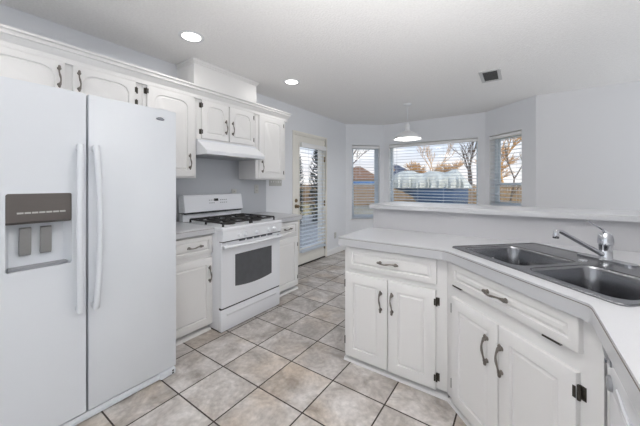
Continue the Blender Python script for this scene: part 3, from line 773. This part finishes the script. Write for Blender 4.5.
for x, y in ((-2.2, .05), (-2.2, -1.2), (-.55, 1.05), (-.55, -.2), (-.55, -1.45)): lamp(x, y, LAMP_W)  # unseen fill lamps added to brighten the kitchen, no fixtures built

v = thing('ceiling_vent', 'grey rectangular air vent grille in the ceiling', 'vent', (-.26, 3.685, CEIL), 0)
b = MB(); b.plate([(-.10, -.19), (.10, -.19), (.10, .19), (-.10, .19)], [[(-.068, -.155), (.068, -.155), (.068, .155), (-.068, .155)]], -.010, 0, lambda u, w_, z_: (u, w_, z_)); b.build('frame', 'vent', v, smooth=0)
MB().box(-.068, .068, -.155, .155, -.003, -.0005).build('backing', 'ventdark', v, smooth=0)
b = MB()
for k in range(9):
    x = -.060 + k * .015; b.prism([(x, -.009), (x + .0015, -.009), (x + .007, -.003), (x + .0055, -.003)], -.155, .155, 'y')
b.box(-.068, .068, -.003, .003, -.010, -.003); b.build('louvers', 'ventdark', v, smooth=0)

p = thing('pendant_lamp', 'white dome pendant lamp hanging in front of the center bay window', 'lamp', (-1.383, 4.284, CEIL), 0)
MB().lathe([(.062, 0), (.060, -.012), (.045, -.024), (.012, -.030), (.001, -.030)], n=28).build('canopy', 'lampmetal', p)
MB().tube([(0, 0, -.028), (0, 0, -.31)], .004, 8).build('cord', 'lampmetal', p)
MB().lathe([(.010, -.295), (.026, -.305), (.034, -.325), (.036, -.395), (.040, -.405), (.001, -.405)], n=24).build('socket_cup', 'lampmetal', p)
b = MB(); pf = [(.038, -.402), (.075, -.418), (.125, -.446), (.170, -.480), (.197, -.512), (.202, -.528)]
b.lathe(pf + [(r_ - .004, z_ - .001) for r_, z_ in pf[::-1]], n=40, cap0=False, cap1=False); b.build('shade', 'lampmetal', p)
MB().lathe([(.186, -.514), (.150, -.530), (.09, -.540), (.001, -.543)], n=40, cap0=False).build('diffuser', 'bulb', p)
lamp(-1.383, 4.284, PENDANT_W, CEIL - .56, .15)

# ------------------------------------------------------------------ outside
GZ = -.35
MB().box(-60, 60, -12, 80, GZ - .1, GZ).build('ground', 'ground', kind='structure', smooth=0)
MB().box(-9.0, -3.05, 1.5, 12.0, GZ, -.28).build('patio', 'patio', kind='structure', smooth=0)
def fence(label, p0, p1, h):
    p0, p1 = Vector(p0), Vector(p1); dv = p1 - p0; ln = dv.length
    r = thing('wooden_fence', label, 'fence', (p0.x, p0.y, GZ), math.degrees(math.atan2(dv.y, dv.x)))
    b = MB(); x = 0
    while x < ln:
        hh = h + random.uniform(-.02, .02); b.prism([(x, .02), (x + .118, .02), (x + .118, hh - .03), (x + .09, hh), (x + .028, hh), (x, hh - .03)], 0, .018, 'y'); x += .135
    b.build('pickets', 'picket', r, smooth=0)
    b = MB()
    for z in (.25, h * .55, h - .2): b.box(0, ln, .018, .055, z, z + .085)
    b.build('rails', 'post', r, smooth=0)
    x = 0.3
    while x < ln:
        MB().box(x, x + .09, .055, .145, 0, h + .05).build('post', 'post', r, smooth=0); x += 2.4
fence('weathered wooden picket fence across the back yard behind the boat', (-17, 19.5), (5, 19.5), 1.62)
fence('weathered wooden picket fence along the yard side beyond the patio', (-9.5, -1), (-17, 19.5), 1.62)

# covered boat on its trailer
bt = thing('covered_boat', 'blue boat under a pale tarp in the back yard', 'boat', (-4.02, 16.6, GZ), 13)
bt.scale = (.93, 1, 1)
def hull_section(x, w, z0, z1, n=9): return [(x, w * math.cos(math.pi * (k / (n - 1))), z1 - (z1 - z0) * math.sin(math.pi * k / (n - 1)) ** .6) for k in range(n)]
b = MB(); lo = []
for x, w, z0, z1 in ((-2.2, .06, 1.42, 1.60), (-1.7, .45, 1.25, 1.58), (-1.1, .70, .95, 1.55), (-.7, .85, .45, 1.52), (.6, .88, .42, 1.50), (1.9, .85, .42, 1.50)): lo.append(hull_section(x, w, z0, z1))
b.loft(lo); b.build('hull', 'hull', bt)
b = MB(); lo = []; rnd = random.Random(3)
stations = [(-2.36, .12, 1.62), (-2.30, .45, 1.95), (-2.15, .70, 2.18), (-1.9, .86, 2.33), (-1.6, .94, 2.40), (-1.2, .98, 2.42), (-.8, 1.0, 2.30), (-.45, 1.0, 2.24), (-.1, 1.0, 2.38), (.3, 1.0, 2.36), (.7, 1.0, 2.28), (1.1, .98, 2.40), (1.35, .97, 2.46), (1.6, .96, 2.20), (1.85, .94, 1.92), (2.05, .92, 1.62)]
fine = []
for a_, c_ in zip(stations, stations[1:]):
    for k in range(4): fine.append(tuple(a_[i_] + (c_[i_] - a_[i_]) * k / 4 for i_ in range(3)))
for x, w, zt in fine + [stations[-1]]:
    sec = []
    for k in range(25):
        a = math.pi * k / 24; hang = 1 - math.sin(a)
        fold = 1 + .07 * hang * math.sin(x * 15 + 2.1 * math.sin(4.3 * x)) + .05 * hang * math.sin(x * 31 + 1.7) + .05 * math.sin(x * 7 + k * .8)
        sec.append((x + .02 * math.sin(k * 1.7), w * fold * math.cos(a), 1.44 + (zt - 1.44) * math.sin(a) ** .7 * (1 + .035 * math.sin(k * 1.3 + x * 8))))
    lo.append(sec)
b.loft(lo); b.build('tarp', 'tarp', bt, smooth=60)
b = MB(); b.box(-2.6, 1.7, -.06, .06, .30, .40); b.box(.2, .35, -.8, .8, .30, .40); b.box(-1.6, -1.5, -.5, .5, .30, .62); b.box(1.2, 1.3, -.5, .5, .38, .55); b.build('trailer_frame', 'post', bt, smooth=0)
for y in (-.88, .74): MB().lathe([(.001, 0), (.30, 0), (.32, .03), (.32, .12), (.30, .14), (.001, .14)], lambda u, w_, h_: (.28 + u, y + h_, .32 + w_), 24).build('wheel', 'rubber', bt)

def house(label, loc, rz, w, dpt, h, rh, roof):
    r = thing('neighbor_house', label, 'house', loc, rz)
    MB().box(-w / 2, w / 2, -dpt / 2, dpt / 2, 0, h).build('walls', 'siding', r, smooth=0)
    o = .4; A, B_, q = w / 2 + o, dpt / 2 + o, max(.3, (w - dpt) / 2 * .8)
    b = MB(); v = [b.bm.verts.new(p_) for p_ in ((-A, -B_, h - .1), (A, -B_, h - .1), (A, B_, h - .1), (-A, B_, h - .1), (-q, 0, h + rh), (q, 0, h + rh))]
    for f in ((0, 1, 5, 4), (1, 2, 5), (2, 3, 4, 5), (3, 0, 4), (3, 2, 1, 0)): b.bm.faces.new([v[k] for k in f])
    b.build('roof', roof, r, smooth=0)
    for x in (-w / 4, w / 4): MB().box(x - .5, x + .5, -dpt / 2 - .03, -dpt / 2, .9, 1.9).build('window', 'ventdark', r, smooth=0)
house('distant house with dark slate blue roof seen through the center bay window', (-15.6, 42, GZ), 21, 7.0, 6, 2.65, 2.0, 'roofblue')
house('distant house with brown hipped roof seen through the left bay window', (-15.9, 30.7, GZ), 27, 4.6, 5, 2.25, 1.55, 'roofbrown')
b = MB(); b.lathe([(1.4, 0), (1.4, 1.90), (1.34, 1.90), (1.34, 1.75), (.01, 1.75)], n=36, cap0=False); pool = b.build('swimming_pool', 'bluetarp'); pool.location = (-11.9, 23.4, GZ)
tag(pool, 'round blue above ground pool behind the fence, seen through the left window', 'pool')

def tree(name, label, loc, h, m, seed, spread=.55, depth=4, trunk=.10, lean=0.0, cat='tree', forks=3, minr=.009):
    rn = random.Random(seed); r = thing(name, label, cat, loc, 0)
    tb, bb = MB(), MB()
    def grow(p, dr, ln, rad, lv):
        pts = [p]; q = p.copy(); dd = dr.copy()
        for k in range(4):
            dd = (dd + Vector((rn.uniform(-1, 1), rn.uniform(-1, 1), rn.uniform(-.3, .6))) * .16).normalized(); q = q + dd * ln / 4; pts.append(q.copy())
        (tb if lv == 0 else bb).tube(pts, [rad * (1 - .11 * k) for k in range(5)], 6 if lv < 2 else 4)
        if lv >= depth: return
        for k in range(forks + (1 if lv > 1 else 0)):
            t = pts[rn.choice((2, 3, 4, 4))]
            nd = (dd + Vector((rn.uniform(-1, 1), rn.uniform(-1, 1), rn.uniform(-.25, .7))) * spread * 1.5).normalized()
            grow(t, nd, ln * rn.uniform(.58, .78), max(rad * .55, minr), lv + 1)
    grow(Vector((0, 0, 0)), Vector((lean, 0, 1)).normalized(), h * .36, trunk, 0)
    tb.build('trunk', m, r); bb.build('branches', m, r); return r
tree('bare_tree', 'tall bare grey tree at the right edge of the center bay window', (-2.55, 21.5, GZ), 7.0, 'bark', 11, lean=-.05, trunk=.14, spread=.42)
tree('bare_tree', 'bare tan tree standing behind the covered boat', (-6.6, 27, GZ), 6.6, 'twig', 5, trunk=.10, spread=.40)
tree('bare_tree', 'bare dark tree spreading branches across the left bay window', (-9.2, 15.4, GZ), 6.6, 'bark', 23, lean=-.06, trunk=.13, spread=.5)
tree('bare_tree', 'bare tan tree filling the right bay window', (-.9, 29, GZ), 9.0, 'twig', 31, trunk=.14, forks=4, spread=.6)
tree('bare_tree', 'slim bare grey tree just inside the fence in the right bay window', (-.45, 18.6, GZ), 5.5, 'bark', 37, trunk=.07, spread=.3, depth=3)
for i, (x, y, hh, lab) in enumerate(((-13.4, 36, 5.4, 'tan leafless thicket shrub seen just right of the slate blue roof'), (-9.9, 33, 4.9, 'tan leafless thicket shrub above the boat bow'), (-6.6, 34, 5.6, 'tan leafless thicket shrub behind the middle of the boat tarp'), (-2.4, 33.5, 5.8, 'tan leafless thicket shrub behind the boat stern'), (2.9, 32, 5.0, 'tan leafless thicket shrub at the far right behind the fence'))):
    tree('bare_shrub', lab, (x, y, GZ), hh, 'twig', 50 + i, spread=.62, trunk=.06, cat='shrub', forks=5, minr=.020)['group'] = 'tan shrubs behind the fence'

M['conifer'] = mat('dark_conifer', srgb(44, 58, 60), 0.9, noise=0.3, nscale=9)
def conifer(label, x, y, h, r_, seed):
    rn = random.Random(seed); t = thing('columnar_conifer', label, 'shrub', (x, y, GZ), 0, 'conifers by the patio')
    MB().tube([(0, 0, 0), (0, 0, h * .9)], [.04, .01], 8).build('stem', 'bark', t)
    b = MB()
    for k in range(1500):
        z = .08 + (h - .1) * rn.random(); f = min(1, (h - z) / (h * .35)) ** .7 * min(1, .65 + z)
        a = rn.uniform(0, 2 * math.pi); rr = r_ * f * math.sqrt(rn.uniform(.25, 1)); c = Vector((rr * math.cos(a), rr * math.sin(a), z))
        u = Vector((math.cos(a + rn.uniform(-.8, .8)), math.sin(a + rn.uniform(-.8, .8)), rn.uniform(.3, 1.4))).normalized() * .11; v = Vector((-math.sin(a), math.cos(a), 0)) * .04
        vs = [b.bm.verts.new(q_) for q_ in (c - v, c + v, c + u + v * .4, c + u - v * .4)]; b.bm.faces.new(vs)
    b.build('foliage', 'conifer', t, smooth=0)
conifer('dark columnar conifer seen through the left part of the patio door blind', -7.05, 8.35, 3.2, .36, 3)
conifer('dark columnar conifer seen through the right part of the patio door blind', -6.75, 9.55, 3.3, .40, 4)
